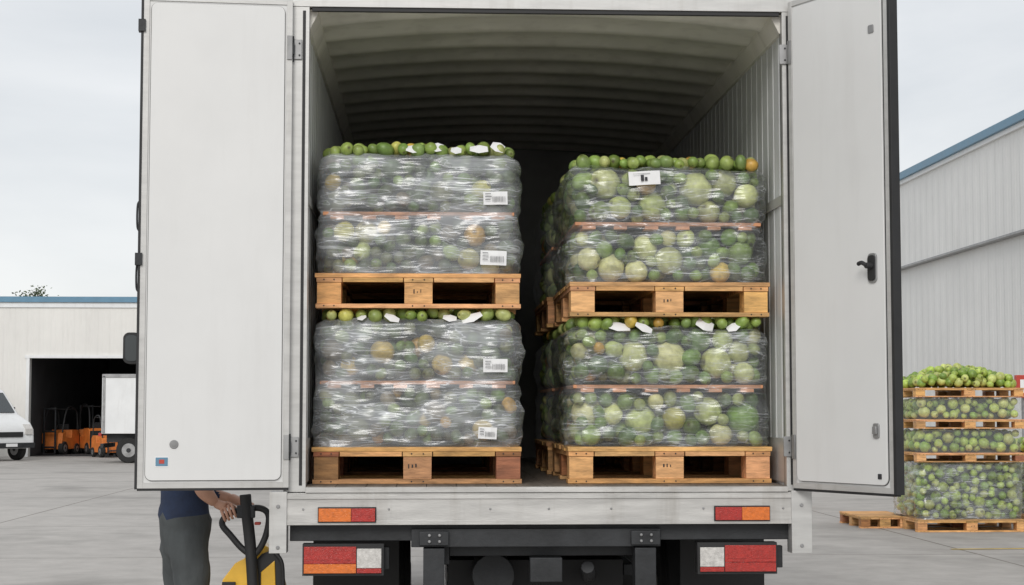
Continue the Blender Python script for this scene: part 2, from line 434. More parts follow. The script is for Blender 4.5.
def label(mb, x, z, w, h, y, rng, tilt=0., logo=False):
    c = Vector((x, y, z)); ca, sa = math.cos(tilt), math.sin(tilt)
    def T(v): return Vector((c.x + v.x * ca - v.z * sa, c.y + v.y, c.z + v.x * sa + v.z * ca))
    n = 6
    vs = []
    for i in range(n + 1):
        for s in (-1, 1):
            xx = -w / 2 + w * i / n
            vs.append(T(Vector((xx, .004 * math.sin(i * 1.3), s * h / 2))))
    mb.add(vs, [(2 * i, 2 * i + 2, 2 * i + 3, 2 * i + 1) for i in range(n)], 'label')
    if logo:
        mb.box((-.02, -.010, -h * .22), (-.004, -.0075, h * .22), 'ink', T=T); mb.box((.001, -.010, -h * .22), (.014, -.0075, h * .05), 'ink', T=T)
        mb.box((-.06, -.010, h * .3), (.03, -.0075, h * .33), 'steel2', T=T)
    else:
        xx = -w * .12
        while xx < w * .40:
            b = rng.uniform(.0008, .002); mb.box((xx, -.010, -h * .3), (xx + b, -.0075, h * .12), 'ink', T=T); xx += b + rng.uniform(.0035, .006)
        for q in range(3):
            mb.box((-w * .42, -.010, h * (.3 - q * .22)), (-w * rng.uniform(.15, .22), -.0075, h * (.3 - q * .22) + .003), 'ink', T=T)

def loaded_pallet(x0, x1, y0, y1, z0, ph, ztop, style, seed, film, labels=(), lod=0, dense=1.0, papers=()):
    rng = np.random.default_rng(seed)
    e = empty('wrapped_fruit_pallet')
    mb = MB(); pallet_mesh(mb, x0, x1, y0, y1, z0, ph, rng, endblock=(seed == 11)); mb.build('wooden_pallet', e, .003)
    zb = z0 + ph; zm = zb + (ztop - zb) * .5
    a0, a1, b0, b1 = x0 + .022, x1 - .022, y0 + .03, y1 - .03
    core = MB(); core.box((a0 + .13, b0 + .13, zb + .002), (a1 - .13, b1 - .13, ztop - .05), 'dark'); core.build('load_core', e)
    lb = MB()
    for i in range(9):
        yy = b0 + .004 + (b1 - b0 - .01) * i / 9
        lb.box((a0 + .012, yy + .004, zm - .008), (a1 - .012, yy + (b1 - b0) / 9 - .008, zm + .010), 'board')
    for xx in np.linspace(a0 + .05, a1 - .13, 6):
        lb.box((xx, b0 + .008, zm - .028), (xx + .07, b1 - .015, zm - .009), 'board')
    lb.build('layer_board', e, .002)
    Cs = []; Qs = []
    for (za, zc) in ((zb + .003, zm - .022), (zm + .011, ztop)):
        if style == 'dull': rad = [(.060, 6), (.046, 24), (.034, 3000)]
        else: rad = [(.084, 8), (.064, 22), (.046, 80), (.034, 3000)]
        C, Q = pack(((a0, b0, za), (a1, b1, zc)), rad, int((4200 if lod == 0 else 1300) * dense), rng)
        Cs.append(C); Qs.append(Q)
    C, Q = heap(a0 + .03, a1 - .03, b0 + .015, b1 - .03, ztop + .020, .033, rng, 3400 if lod == 0 else 700, .04)
    Cs.append(C); Qs.append(Q)
    C = np.concatenate(Cs); Q = np.concatenate(Qs)
    nb = len(C) - len(Cs[-1])
    cols = [colour_for(Q[i], style, rng) if i < nb else (YEL[rng.integers(3)] if rng.uniform() < .09 else HEAP[rng.integers(6)]) for i in range(len(C))]
    fruit_object('fruit_load', e, C, Q, cols, rng, lod, 1.3)
    film_mesh('stretch_film', e, a0 - .006, a1 + .006, b0 - .006, b1 + .006, [zb - .012, zm, ztop + .0], film, seed * 3.1, res=.016 if lod == 0 else .05)
    if labels or papers:
        lm = MB()
        for (lx, lz, w, h, t, lg) in labels: label(lm, lx, lz, w, h, b0 - .045, rng, t, lg)
        for (lx, lz, w, h) in papers:
            w *= .8; h *= .85
            tl = rng.uniform(-.5, .5); ca, sa = math.cos(tl), math.sin(tl); yy = b0 + rng.uniform(-.02, .02)
            pts = [(-w / 2, 0, 0), (0, -.012, -.01), (w / 2, .01, .005), (w / 2 * .9, .03, h), (0, .03, h * 1.15), (-w / 2, .035, h * .8)]
            lm.add([(lx + p[0] * ca - p[2] * sa, yy + p[1] - .01, lz + p[0] * sa + p[2] * ca) for p in pts], [(0, 1, 4, 5), (1, 2, 3, 4)], 'label')
        lm.build('paper_labels', e)
    return e

FZ = 1.195
yf = .23
LX0, LX1, RX0, RX1 = -.598, .473, .706, 1.762
loaded_pallet(LX0, LX1, yf, yf + 1.18, FZ + .002, .186, 2.042, 'dull', 11, 'film',
              labels=[(.335, 1.80, .125, .068, .0, False), (.295, 1.455, .095, .06, -.05, False)],
              papers=[(.22, 2.035, .14, .035), (.10, 2.035, .09, .03), (-.2, 2.035, .10, .03), (-.35, 2.04, .06, .02)])
loaded_pallet(LX0 + .008, LX1 - .004, yf + .01, yf + 1.19, 2.096, .178, 2.900, 'dull', 12, 'film',
              labels=[(.335, 2.665, .125, .068, .02, False), (.325, 2.355, .135, .075, -.03, False)],
              papers=[(-.09, 2.91, .10, .04), (.03, 2.92, .09, .045), (.13, 2.905, .07, .035), (.25, 2.91, .12, .04), (.34, 2.92, .09, .05)])
loaded_pallet(RX0, RX1, yf, yf + 1.18, FZ + .002, .186, 2.002, 'mix', 13, 'film2',
              papers=[(.97, 1.990, .17, .04), (1.10, 1.985, .12, .035), (1.42, 1.995, .12, .055), (1.58, 1.99, .09, .035)])
loaded_pallet(RX0 + .012, RX1, yf + .012, yf + 1.192, 2.056, .178, 2.845, 'mix', 14, 'film2',
              labels=[(1.11, 2.775, .165, .072, .06, True)])
for (a, b, s, st, zt) in ((LX0, LX1, 21, 'dull', 2.03), (RX0 - .02, RX1 - .02, 22, 'mix', 2.00)):
    loaded_pallet(a, b, yf + 1.27, yf + 2.45, FZ + .002, .186, zt, st, s, 'film3', lod=1)
    loaded_pallet(a, b, yf + 1.28, yf + 2.46, zt + .06, .178, zt + .82, st, s + 5, 'film3', lod=1)

# ------------------------------------------------------------------ truck
truck = empty('box_truck')
IX0, IX1 = -.630, 1.803
OX0, OX1 = -.70, 1.885
TL = 5.0
def ribbed_wall(name, x, sgn):
    vs = []; fs = []; y = .03; prof = []
    while y < TL - .1:
        prof += [(y, 0), (y + .105, 0), (y + .110, .0035), (y + .135, .0035), (y + .14, 0)]
        y += .15
    prof.append((TL - .02, 0))
    for (yy, o) in prof:
        vs += [(x + sgn * o, yy, FZ - .01), (x + sgn * o, yy, 3.66)]
    fs = [(2 * i, 2 * i + 2, 2 * i + 3, 2 * i + 1) for i in range(len(prof) - 1)]
    mb = MB(); mb.add(vs, fs, 'wall'); return mb.build(name, truck)
ribbed_wall('inner_side_wall', IX0, 1); ribbed_wall('inner_side_wall', IX1, -1)
mb = MB()
for x, s in ((IX0 + .006, 1), (IX1 - .006, -1)):
    for z in (1.21, 2.62):
        a, b = sorted((x, x + s * .006)); mb.box((a, .04, z), (b, TL - .05, z + (.22 if z < 2 else .05)), 'alu')
    mb.prism([(x - s * .01, .04, 3.50), (x + s * .012, .04, 3.50), (x + s * .05, .04, 3.575), (x + s * .05, .04, 3.60), (x - s * .01, .04, 3.60)], (0, TL - .1, 0), 'ceil')
mb.build('lashing_rails', truck)
vs = []; NX = 24; ys = []
y = .02
while y < TL:
    for dy, o in ((0, 0), (.20, 0), (.235, -.014), (.27, -.020), (.31, -.020), (.345, -.014)): ys.append((y + dy, o))
    y += .38
for (yy, o) in ys:
    for i in range(NX + 1):
        t = i / NX; vs.append((IX0 + (IX1 - IX0) * t, min(yy, TL + .03), 3.59 + .075 * (1 - (2 * t - 1) ** 2) + o))
fs = [(k * (NX + 1) + i, k * (NX + 1) + i + 1, (k + 1) * (NX + 1) + i + 1, (k + 1) * (NX + 1) + i) for k in range(len(ys) - 1) for i in range(NX)]
mb = MB(); mb.add(vs, fs, 'ceil'); mb.build('ceiling', truck, smooth=True)
mb = MB()
mb.box((OX0, .02, 1.0), (IX0 - .004, TL + .06, 3.72), 'white')
mb.box((IX1 + .004, .02, 1.0), (OX1, TL + .06, 3.72), 'white')
mb.box((OX0 - .004, .03, 3.722), (OX1 + .004, TL + .07, 3.77), 'white')
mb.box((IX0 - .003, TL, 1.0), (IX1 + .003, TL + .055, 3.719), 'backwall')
mb.build('cargo_box', truck, .006)
mb = MB()
for i in range(16):
    a = IX0 + .013 + (IX1 - IX0 - .026) * i / 16; b = IX0 + .013 + (IX1 - IX0 - .026) * (i + 1) / 16
    mb.box((a + .0015, .0, FZ - .03), (b - .0015, TL - .01, FZ), 'floor')
mb.box((IX0, .01, 1.12), (IX1, TL - .01, FZ - .032), 'steel')
mb.build('cargo_floor', truck, .002)
mb = MB()
mb.box((-.722, -.012, 1.168), (-.612, .019, 3.60), 'alu')
mb.box((1.788, -.012, 1.168), (1.906, .019, 3.60), 'alu')
mb.box((-.722, -.014, 3.601), (1.906, .024, 3.755), 'alu')
mb.box((-.600, -.006, 3.580), (1.776, .016, 3.5995), 'rubber')
mb.box((-.640, .020, 1.198), (-.613, .06, 3.58), 'steel2'); mb.box((1.789, .020, 1.198), (1.812, .06, 3.58), 'steel2')
mb.box((-.645, -.0155, 1.20), (-.630, -.0125, 3.58), 'rubber'); mb.box((1.808, -.0155, 1.20), (1.820, -.0125, 3.58), 'rubber')
mb.box((-.722, -.05, 1.022), (1.906, .018, 1.164), 'alu2')
mb.box((-.61, -.058, 1.166), (1.785, -.002, 1.192), 'alu2')
mb.box((-.70, -.056, 1.008), (1.88, -.0505, 1.030), 'alu2')
mb.box((-.70, -.056, 1.135), (1.88, -.0505, 1.155), 'alu2')
mb.box((-.785, -.062, .872), (-.700, .05, 1.172), 'alu'); mb.box((1.800, -.062, .862), (1.902, .05, 1.172), 'alu')
for x in (-.742, 1.85):
    for z in (.90, 1.1): mb.cyl((x, -.061, z), (x, -.068, z), .010, .009, 'steel2', 10)
for x in (-.62, -.2, .3, .59, .9, 1.36, 1.76): mb.cyl((x, -.049, 1.085), (x, -.055, 1.085), .006, .005, 'steel2', 10)
mb.build('rear_frame', truck, .004)
mb = MB()
for (hx, s) in ((-.66, 1), (1.80, -1)):
    for z in (1.34, 3.33):
        mb.box((hx - .028, -.022, z), (hx + .012, -.0125, z + .10), 'steel2')
        mb.cyl((hx - s * .036, -.028, z - .015), (hx - s * .036, -.028, z + .115), .010, .010, 'steel', 12)
        mb.box((hx - s * .036 - .012, -.045, z + .02), (hx - s * .036 + .012, -.030, z + .08), 'steel')
        for dz in (.02, .08): mb.cyl((hx, -.022, z + dz), (hx, -.027, z + dz), .005, .005, 'steel', 8)
mb.build('door_hinges', truck, .002)

def rr_poly(x0, x1, z0, z1, r, y, n=6):
    pts = []
    for (cx, cz, a) in ((x1 - r, z0 + r, -90), (x1 - r, z1 - r, 0), (x0 + r, z1 - r, 90), (x0 + r, z0 + r, 180)):
        for i in range(n + 1):
            t = R(a + 90 * i / n); pts.append((cx + r * math.cos(t), y, cz + r * math.sin(t)))
    return pts
def door(name, O, outer, left):
    O = Vector(O); e = Vector(outer) - O; w = e.length; u = e.normalized()
    n = Vector((0, 0, 1)).cross(u)
    if n.y > 0: n = -n
    def T(v): return O + u * v.x - n * v.y + Vector((0, 0, v.z))
    z0, z1 = (1.192 if left else 1.184), (3.625 if left else 3.64); mb = MB()
    g = .028
    mb.box((.012, 0, z0 + .012), (w - .012, .045, z1 - .012), 'doorwhite', T=T)
    mb.box((.0, -.006, z0), (g, .050, z1), 'alu', T=T); mb.box((w - g, -.006, z0), (w, .050, z1), 'alu', T=T)
    mb.box((g, -.006, z0), (w - g, .050, z0 + g), 'alu', T=T); mb.box((g, -.006, z1 - g), (w - g, .050, z1), 'alu', T=T)
    mb.prism(rr_poly(g + .008, w - g - .008, z0 + g + .008, z1 - g - .008, .035, -.0045), (0, .01, 0), 'rubber', T=T)
    mb.prism(rr_poly(g + .0105, w - g - .0105, z0 + g + .0105, z1 - g - .0105, .032, -.012), (0, .012, 0), 'doorwhite', T=T)
    mb.box((w + .0005, -.010, z0 - .004), (w + (.012 if left else .02), .040, z1 + .004), 'rubber', T=T)
    mb.box((.0, -.002, z0 - .012), (w, .036, z0 - .0005), 'rubber', T=T)
    for xx in (w * .45, w * .85):
        mb.cyl((xx, .075, z0 + .0), (xx, .075, z1 + .02), .014, .014, 'steel2', 12, T=T)
        for zz in (1.3, 2.0, 2.7, 3.4): mb.box((xx - .03, .052, zz), (xx + .03, .092, zz + .05), 'steel2', T=T)
    for zz in (1.33, 3.32):
        mb.box((.002, -.014, zz), (.026, -.0065, zz + .12), 'steel2', T=T)
    if left:
        cx = w - .175
        mb.cyl((cx, -.0125, 1.405), (cx, -.017, 1.405), .022, .020, 'steel2', 24, T=T)
        mb.cyl((cx, -.0175, 1.405), (cx, -.019, 1.405), .010, .010, 'steel2', 16, T=T)
        mb.box((w - .15, -.0135, 1.295), (w - .085, -.0122, 1.345), 'label', T=T)
        mb.box((w - .147, -.0150, 1.300), (w - .088, -.0137, 1.342), 'blue', T=T); mb.box((w - .13, -.0165, 1.312), (w - .105, -.0152, 1.332), 'red', T=T)
        for zz in (2.28, 3.44): mb.box((w - .01, -.02, zz), (w + .025, .03, zz + .06), 'steel', T=T)
        for zz in (2.15, 2.45): mb.tube([(w, .02, zz), (w + .018, .02, zz + .02), (w + .018, .02, zz + .13), (w, .02, zz + .15)], .005, 'steel', T=T)
    else:
        mb.prism(rr_poly(w - .145, w - .085, 2.17, 2.31, .02, -.020), (0, .008, 0), 'steel2', T=T)
        mb.prism(rr_poly(w - .140, w - .090, 2.18, 2.30, .018, -.026), (0, .006, 0), 'rubber', T=T)
        mb.cyl((w - .112, -.025, 2.25), (w - .112, -.06, 2.25), .016, .014, 'rubber', 14, T=T)
        mb.tube([(w - .112, -.055, 2.25), (w - .14, -.06, 2.265), (w - .165, -.06, 2.26)], .010, 'rubber', T=T)
        mb.prism(rr_poly(w - .125, w - .085, 1.44, 1.51, .01, -.020), (0, .008, 0), 'steel2', T=T)
        mb.box((w - .115, -.034, 1.46), (w - .09, -.0205, 1.495), 'steel2', T=T)
        mb.prism(rr_poly(w - .125, w - .085, 3.36, 3.40, .008, -.016), (0, .004, 0), 'steel2', T=T)
        mb.box((w - .10, -.016, 1.25), (w - .075, -.0125, 1.275), 'ink', T=T)
    return mb, T, w
mb, TD, wd = door('d', (-.693, -.052, 0), (-1.420, -.12, 0), True)
mb.build('cargo_door', truck, .003)
mb, _, _ = door('d', (1.815, -.052, 0), (2.148, -.70, 0), False)
mb.build('cargo_door', truck, .003)
mb = MB()
mb.prism([(p[0], p[1], p[2]) for p in rr_poly(wd + .0, wd + .085, 1.80, 1.955, .03, .10)], (0, .05, 0), 'rubber', T=TD)
mb.prism([(p[0], p[1], p[2]) for p in rr_poly(wd + .01, wd + .075, 1.812, 1.942, .022, .097)], (0, .004, 0), 'glass', T=TD)
mb.tube([(wd - .03, .05, 1.92), (wd - .01, .12, 1.93), (wd + .04, .12, 1.92)], .008, 'steel', T=TD)
mb.build('mirror', truck, .006)

mb = MB()
def lens(a, b, z0, z1, k, y): mb.box((a, y - .012, z0), (b, y, z1), k)
mb.box((-.548, -.062, 1.020), (-.262, -.0565, 1.096), 'rubber')
lens(-.543, -.385, 1.026, 1.090, 'orl', -.0625); lens(-.383, -.267, 1.026, 1.090, 'redl', -.0625)
mb.box((1.412, -.062, 1.022), (1.692, -.0565, 1.098), 'rubber')
lens(1.417, 1.548, 1.028, 1.092, 'redl', -.0625); lens(1.550, 1.687, 1.028, 1.092, 'orl', -.0625)
for (a, flip) in ((-.625, False), (1.335, True)):
    L_ = .40; z0, z1 = .765, .905
    mb.box((a, -.01, z0 - .008), (a + L_, .07, z1 + .008), 'rubber')
    X = lambda p, q: (a + L_ * (1 - q), a + L_ * (1 - p)) if flip else (a + L_ * p, a + L_ * q)
    p, q = X(.02, .66); lens(p, q, z0 + .052, z1 - .005, 'redl', -.0105); lens(p, q, z0 + .005, z0 + .050, 'orl' if not flip else 'redl', -.0105)
    p, q = X(.05, .33); mb.box((p, -.0245, z0 + .07), (q, -.023, z1 - .02), 'redl'); p, q = X(.38, .62); mb.box((p, -.0245, z0 + .07), (q, -.023, z1 - .02), 'redl')
    p, q = X(.67, .97); lens(p, q, z0 + .03, z1 - .015, 'whl', -.0105); lens(p, q, z0 + .005, z0 + .028, 'redl', -.0105)
mb.build('tail_lamps', truck, .005)
mb = MB()
for x in (.02, 1.03):
    mb.box((x, .10, .80), (x + .08, 7.2, 1.0), 'steel')
for yy in (.12, 1.0, 2.2, 3.4, 4.6):
    mb.box((.101, yy, .84), (1.029, yy + .06, .97), 'steel')
mb.box((-.09, -.012, .895), (1.15, .03, .985), 'steel')
mb.box((-.69, .02, .925), (1.88, .09, 1.005), 'steel')
for x in (-.03, 1.02):
    mb.box((x, -.03, .42), (x + .105, .09, .89), 'steel')
    mb.box((x - .02, -.04, .905), (x + .125, -.0135, .975), 'steel')
    for dz in (.925, .955): mb.cyl((x + .03, -.04, dz), (x + .03, -.05, dz), .009, .008, 'steel2', 8); mb.cyl((x + .08, -.04, dz), (x + .08, -.05, dz), .009, .008, 'steel2', 8)
mb.box((-.62, -.035, .42), (1.80, .055, .53), 'steel')
mb.box((-.60, .072, .78), (-.2, .12, .89), 'steel'); mb.box((1.38, .072, .78), (1.78, .12, .89), 'steel')
for x in (-.62, 1.35):
    mb.box((x, .70, .22), (x + .46, .715, .93), 'rubber')
mb.cyl((-.45, 1.35, .46), (1.63, 1.35, .46), .06, .06, 'steel', 16)
mb.cyl((.59, 1.2, .46), (.59, 1.5, .46), .20, .16, 'steel', 20)
for x in (.0, 1.05): mb.box((x, .75, .68), (x + .06, 1.95, .74), 'steel')
mb.cyl((.33, .35, .72), (.33, 1.0, .72), .11, .11, 'steel', 20)
mb.box((.10, .60, .50), (1.03, 2.6, .78), 'rubber')
mb.tube([(.80, .15, .78), (.82, .3, .72), (.85, .8, .70), (.8, 1.4, .72)], .035, 'steel')
mb.box((.50, -.0, .72), (.66, .08, .84), 'steel')
for x in (-.66, 1.78):
    mb.box((x, 2.2, .55), (x + .03, 4.6, .66), 'alu'); mb.box((x, 2.2, .80), (x + .03, 4.6, .90), 'alu')
mb.build('chassis', truck, .004)
mb = MB()
for x in (-.50, -.23, 1.41, 1.68): mb.wheel((x, 1.35, .46), (1, 0, 0), .46, .24)
for x in (-.48, 1.66): mb.wheel((x, 6.35, .46), (1, 0, 0), .46, .26)
mb.build('wheels', truck, .01)
mb = MB()
prof = [(5.55, .62), (5.55, 2.95), (6.0, 3.05), (6.95, 2.85), (7.25, 1.75), (7.35, 1.6), (7.38, .62), (6.95, .62), (6.85, .95), (6.6, 1.08), (6.1, 1.08), (5.85, .95), (5.75, .62)]
mb.prism([(-.60, a, b) for a, b in prof], (2.38, 0, 0), 'white')
for x in (-.606, 1.775): mb.prism([(x, 6.15, 1.75), (x, 6.15, 2.6), (x, 6.85, 2.6), (x, 7.08, 1.75)], (.012, 0, 0), 'glass')
mb.prism([(-.5, 7.0, 2.72), (1.68, 7.0, 2.72), (1.68, 7.262, 1.8), (-.5, 7.262, 1.8)], (0, .02, .005), 'glass')
mb.box((-.55, 7.385, .6), (1.73, 7.45, .85), 'steel'); mb.box((.1, 7.385, 1.1), (1.1, 7.40, 1.45), 'rubber')
mb.build('cab', truck, .03)

# ------------------------------------------------------------------ pallet jack
jack = empty('pallet_jack')
mb = MB(); cx = -.915
for s in (-1, 1):
    x = cx + s * .17
    mb.prism([(x - .08, .55, .07), (x + .08, .55, .07), (x + .08, 1.60, .07), (x + .04, 1.72, .06), (x - .04, 1.72, .06), (x - .08, 1.60, .07)], (0, 0, .06), 'yellow')
    mb.cyl((x - .05, 1.5, .04), (x + .05, 1.5, .04), .04, .04, 'rubber', 16)
J0 = lambda v: v + Vector((cx, 0, 0))
mb.prism([(-.19, .40, .10), (-.19, .40, .50), (-.15, .42, .70), (-.09, .44, .78), (-.05, .44, .80), (.05, .44, .88), (.12, .42, .84), (.18, .40, .60), (.18, .40, .10)], (0, .16, 0), 'yellow', T=J0)
mb.prism([(-.02, .385, .45), (-.015, .385, .76), (.05, .385, .83), (.13, .385, .86), (.155, .385, .78), (.165, .385, .45)], (0, .05, 0), 'rubber', T=J0)
mb.prism([(.05, .375, .55), (.05, .375, .74), (.12, .375, .80), (.13, .375, .55)], (0, .009, 0), 'yellow', T=J0)
mb.box((cx - .15, .387, .64), (cx - .08, .399, .69), 'rubber')
mb.tube([(cx + .12, .37, .84), (cx + .16, .36, .78), (cx + .165, .36, .6)], .010, 'rubber')
mb.cyl((cx - .12, .40, .60), (cx - .12, .385, .60), .025, .025, 'steel', 16)
for s in (-1, 1): mb.wheel((cx + s * .06, .34, .09), (1, 0, 0), .09, .05, 'steel2')
mb.box((cx - .09, .30, .12), (cx + .09, .44, .30), 'steel')
mb.build('jack_body', jack, .012, seg=3)
mb = MB()
mb.tube([(-.895, .36, .40), (-.90, .35, .62), (-.915, .34, .86), (-.935, .335, 1.04), (-.945, .335, 1.14)], .030, 'rubber', n=14)
mb.tube([(-1.065, .37, .985), (-1.045, .37, 1.030), (-.985, .36, 1.055), (-.875, .345, 1.070), (-.825, .34, 1.03), (-.842, .34, .92), (-.895, .345, .835), (-.955, .35, .86), (-1.02, .36, .93)], .0165, 'rubber', closed=True, n=12)
mb.box((-.985, .315, 1.02), (-.895, .365, 1.085), 'steel'); mb.box((-.895, .315, .985), (-.865, .36, 1.0), 'red')
mb.build('jack_handle', jack, .004, smooth=True)

# ------------------------------------------------------------------ worker
def skin_mesh(verts, edges, radii, root=0, sub=2):
    me = bpy.data.meshes.new('tmp'); me.from_pydata([tuple(v) for v in verts], edges, [])
    ob = bpy.data.objects.new('tmp', me); sc.collection.objects.link(ob)
    md = ob.modifiers.new('s', 'SKIN'); md.use_smooth_shade = True
    sv = me.skin_vertices[0].data
    for i, r in enumerate(radii):
        sv[i].radius = (r, r) if isinstance(r, (int, float)) else r
        sv[i].use_root = (i == root)
    ss = ob.modifiers.new('u', 'SUBSURF'); ss.levels = sub; ss.render_levels = sub
    dg = bpy.context.evaluated_depsgraph_get(); dg.update()
    m2 = bpy.data.meshes.new_from_object(ob.evaluated_get(dg))
    bpy.data.objects.remove(ob)
    return m2
worker = empty('warehouse_worker')
WO = Vector((-1.285, .57, 0)); wa = R(24)
def WT(x, y, z): return Vector((WO.x + x * math.cos(wa) - y * math.sin(wa), WO.y + x * math.sin(wa) + y * math.cos(wa), z))
J = []; Rr = []; E = []
def jn(p, r, par=None, world=False):
    J.append(Vector(p) if world else WT(*p)); Rr.append(r)
    if par is not None: E.append((par, len(J) - 1))
    return len(J) - 1
pel = jn((0, 0, .95), .136)
sp = jn((0.0, 0, 1.06), .130, pel); sp2 = jn((.0, 0, 1.18), .134, sp); ch = jn((0, 0, 1.32), .142, sp2); up = jn((-.01, 0, 1.42), .10, ch)
nk = jn((0, 0, 1.50), .056, up); nk2 = jn((.02, 0, 1.56), .055, nk); hd = jn((.035, 0, 1.63), .086, nk2); ht = jn((.025, 0, 1.70), .092, hd); hh = jn((.02, 0, 1.76), .06, ht)
wrR = Vector((-1.098, .385, 1.088)); wrL = Vector((-1.03, .50, 1.11))
for s in (-1, 1):
    sh = jn((0, s * .15, 1.41), .072, up); sh2 = jn((0.005, s * .20, 1.37), .062, sh)
    ua = jn((.0, s * .235, 1.28), .055, sh2); el = jn((.02, s * .245, 1.165), .046, ua)
    wr = wrR if s < 0 else wrL
    elp = J[el]
    fa = jn(elp.lerp(wr, .3), .044, el, True); fb = jn(elp.lerp(wr, .75), .032, fa, True); w_ = jn(wr, .026, fb, True)
    hp = jn((0, s * .085, .87), .108, pel); th = jn((.012, s * .10, .70), .096, hp); kn = jn((.02, s * .11, .50), .076, th)
    cf = jn((-.005, s * .11, .34), .073, kn); an = jn((-.025, s * .11, .11), .060, cf)
    hl = jn((-.03, s * .11, .055), .048, an); bl = jn((.09, s * .12, .042), .042, hl); to = jn((.19, s * .13, .035), .033, bl)
me = skin_mesh(J, E, Rr, 0, 2)
me.materials.clear()
for k in ('pants', 'shirt', 'skin', 'shoe', 'hair'): me.materials.append(M[k])
inv = lambda p: ((p.x - WO.x) * math.cos(-wa) - (p.y - WO.y) * math.sin(-wa), (p.x - WO.x) * math.sin(-wa) + (p.y - WO.y) * math.cos(-wa), p.z)
for p in me.polygons:
    x, y, z = inv(p.center); p.use_smooth = True
    arm = (abs(y) > .185) or x > .15
    if z < .095: k = 3
    elif z < 1.02 and not (x > .14): k = 0
    elif z > 1.52: k = 4 if (z > 1.70 or (x < .0 and z > 1.60)) else 2
    elif arm and z < 1.22: k = 2
    else: k = 1
    p.material_index = k
for v in me.vertices:
    x, y, z = inv(v.co)
    if .11 < z < 1.0 and x < .14:
        v.co += v.normal * (.012 * noise.noise((v.co.x * 9, v.co.y * 9, z * 16)) + .004)
    elif 1.0 <= z < 1.45 and x < .10 and abs(y) < .18:
        v.co += v.normal * (.008 * noise.noise((v.co.x * 8, v.co.y * 8, z * 12)) + (.012 if z < 1.06 else .004))
ob = bpy.data.objects.new('body', me); sc.collection.objects.link(ob); ob.parent = worker
mb = MB()
def ell(c, r, k, nu=14, nv=10):
    vs = [(c[0] + r[0] * x, c[1] + r[1] * y, c[2] + r[2] * z) for x, y, z in sphere_template(nu, nv)[0].tolist()]
    mb.add(vs, sphere_template(nu, nv)[1].tolist(), k)
for s in (-1, 1):
    ell(WT(.112, s * .032, 1.665), (.012, .014, .010), 'eye'); ell(WT(.121, s * .032, 1.665), (.005, .006, .006), 'ink')
    ell(WT(.118, s * .032, 1.687), (.010, .018, .004), 'hair'); ell(WT(.02, s * .088, 1.655), (.016, .010, .030), 'skin')
ell(WT(.128, 0, 1.640), (.016, .012, .024), 'skin'); ell(WT(.112, 0, 1.608), (.012, .024, .007), 'red')
ell(WT(.012, 0, 1.725), (.098, .090, .062), 'hair', 18, 12)
ell(WT(.0, 0, 1.495), (.068, .068, .018), 'shirt', 16, 8)
mb.build('face_and_hair', worker, smooth=True)
def hand(wr, gp, tdir, front, nm, side):
    wr = Vector(wr); gp = Vector(gp); t = Vector(tdir).normalized(); fr = Vector(front).normalized()
    back = (wr - gp).normalized()
    upv = (back - t * back.dot(t)).normalized()
    pc = gp + upv * .036 + t * .0
    V = [wr - back * -.02, wr.lerp(pc, .35), wr.lerp(pc, .7), pc]; r = [.027, (.026), (.030), (.027)]
    Ed = [(0, 1), (1, 2), (2, 3)]
    meshes = [skin_mesh(V, Ed, r, 0, 2)]
    for i in range(4):
        o = t * (.030 - i * .020); ln = (1.0, 1.1, 1.03, .82)[i]
        a = pc + o * .7; b = pc + o + fr * .018 * ln + upv * .004; c = gp + o + fr * .031 * ln + upv * .006
        d = gp + o + fr * .026 * ln - upv * .022 * ln; e = gp + o + fr * .002 - upv * .030
        meshes.append(skin_mesh([a, b, c, d, e], [(0, 1), (1, 2), (2, 3), (3, 4)], [.0095, .0095, .0088, .0082, .007], 0, 1))
    a = wr.lerp(pc, .45); b = a + t * .032 * side + fr * -.010; c = gp + t * .040 * side - fr * .020 + upv * .016; d = gp + t * .030 * side - fr * .024 - upv * .012
    meshes.append(skin_mesh([a, b, c, d], [(0, 1), (1, 2), (2, 3)], [.014, .0125, .011, .009], 0, 1))
    bm = bmesh.new()
    for m_ in meshes: bm.from_mesh(m_)
    for f in bm.faces: f.smooth = True; f.material_index = 0
    m3 = bpy.data.meshes.new(nm); bm.to_mesh(m3); bm.free(); m3.materials.clear(); m3.materials.append(M['skin'])
    o_ = bpy.data.objects.new(nm, m3); sc.collection.objects.link(o_); o_.parent = worker
hand(wrR, (-1.030, .368, 1.040), (.9, -.1, .38), (.05, -1, 0), 'right_hand', 1)
hand(wrL, (-.955, .385, 1.068), (.85, -.2, .12), (.35, -.6, -.2), 'left_hand', 1)

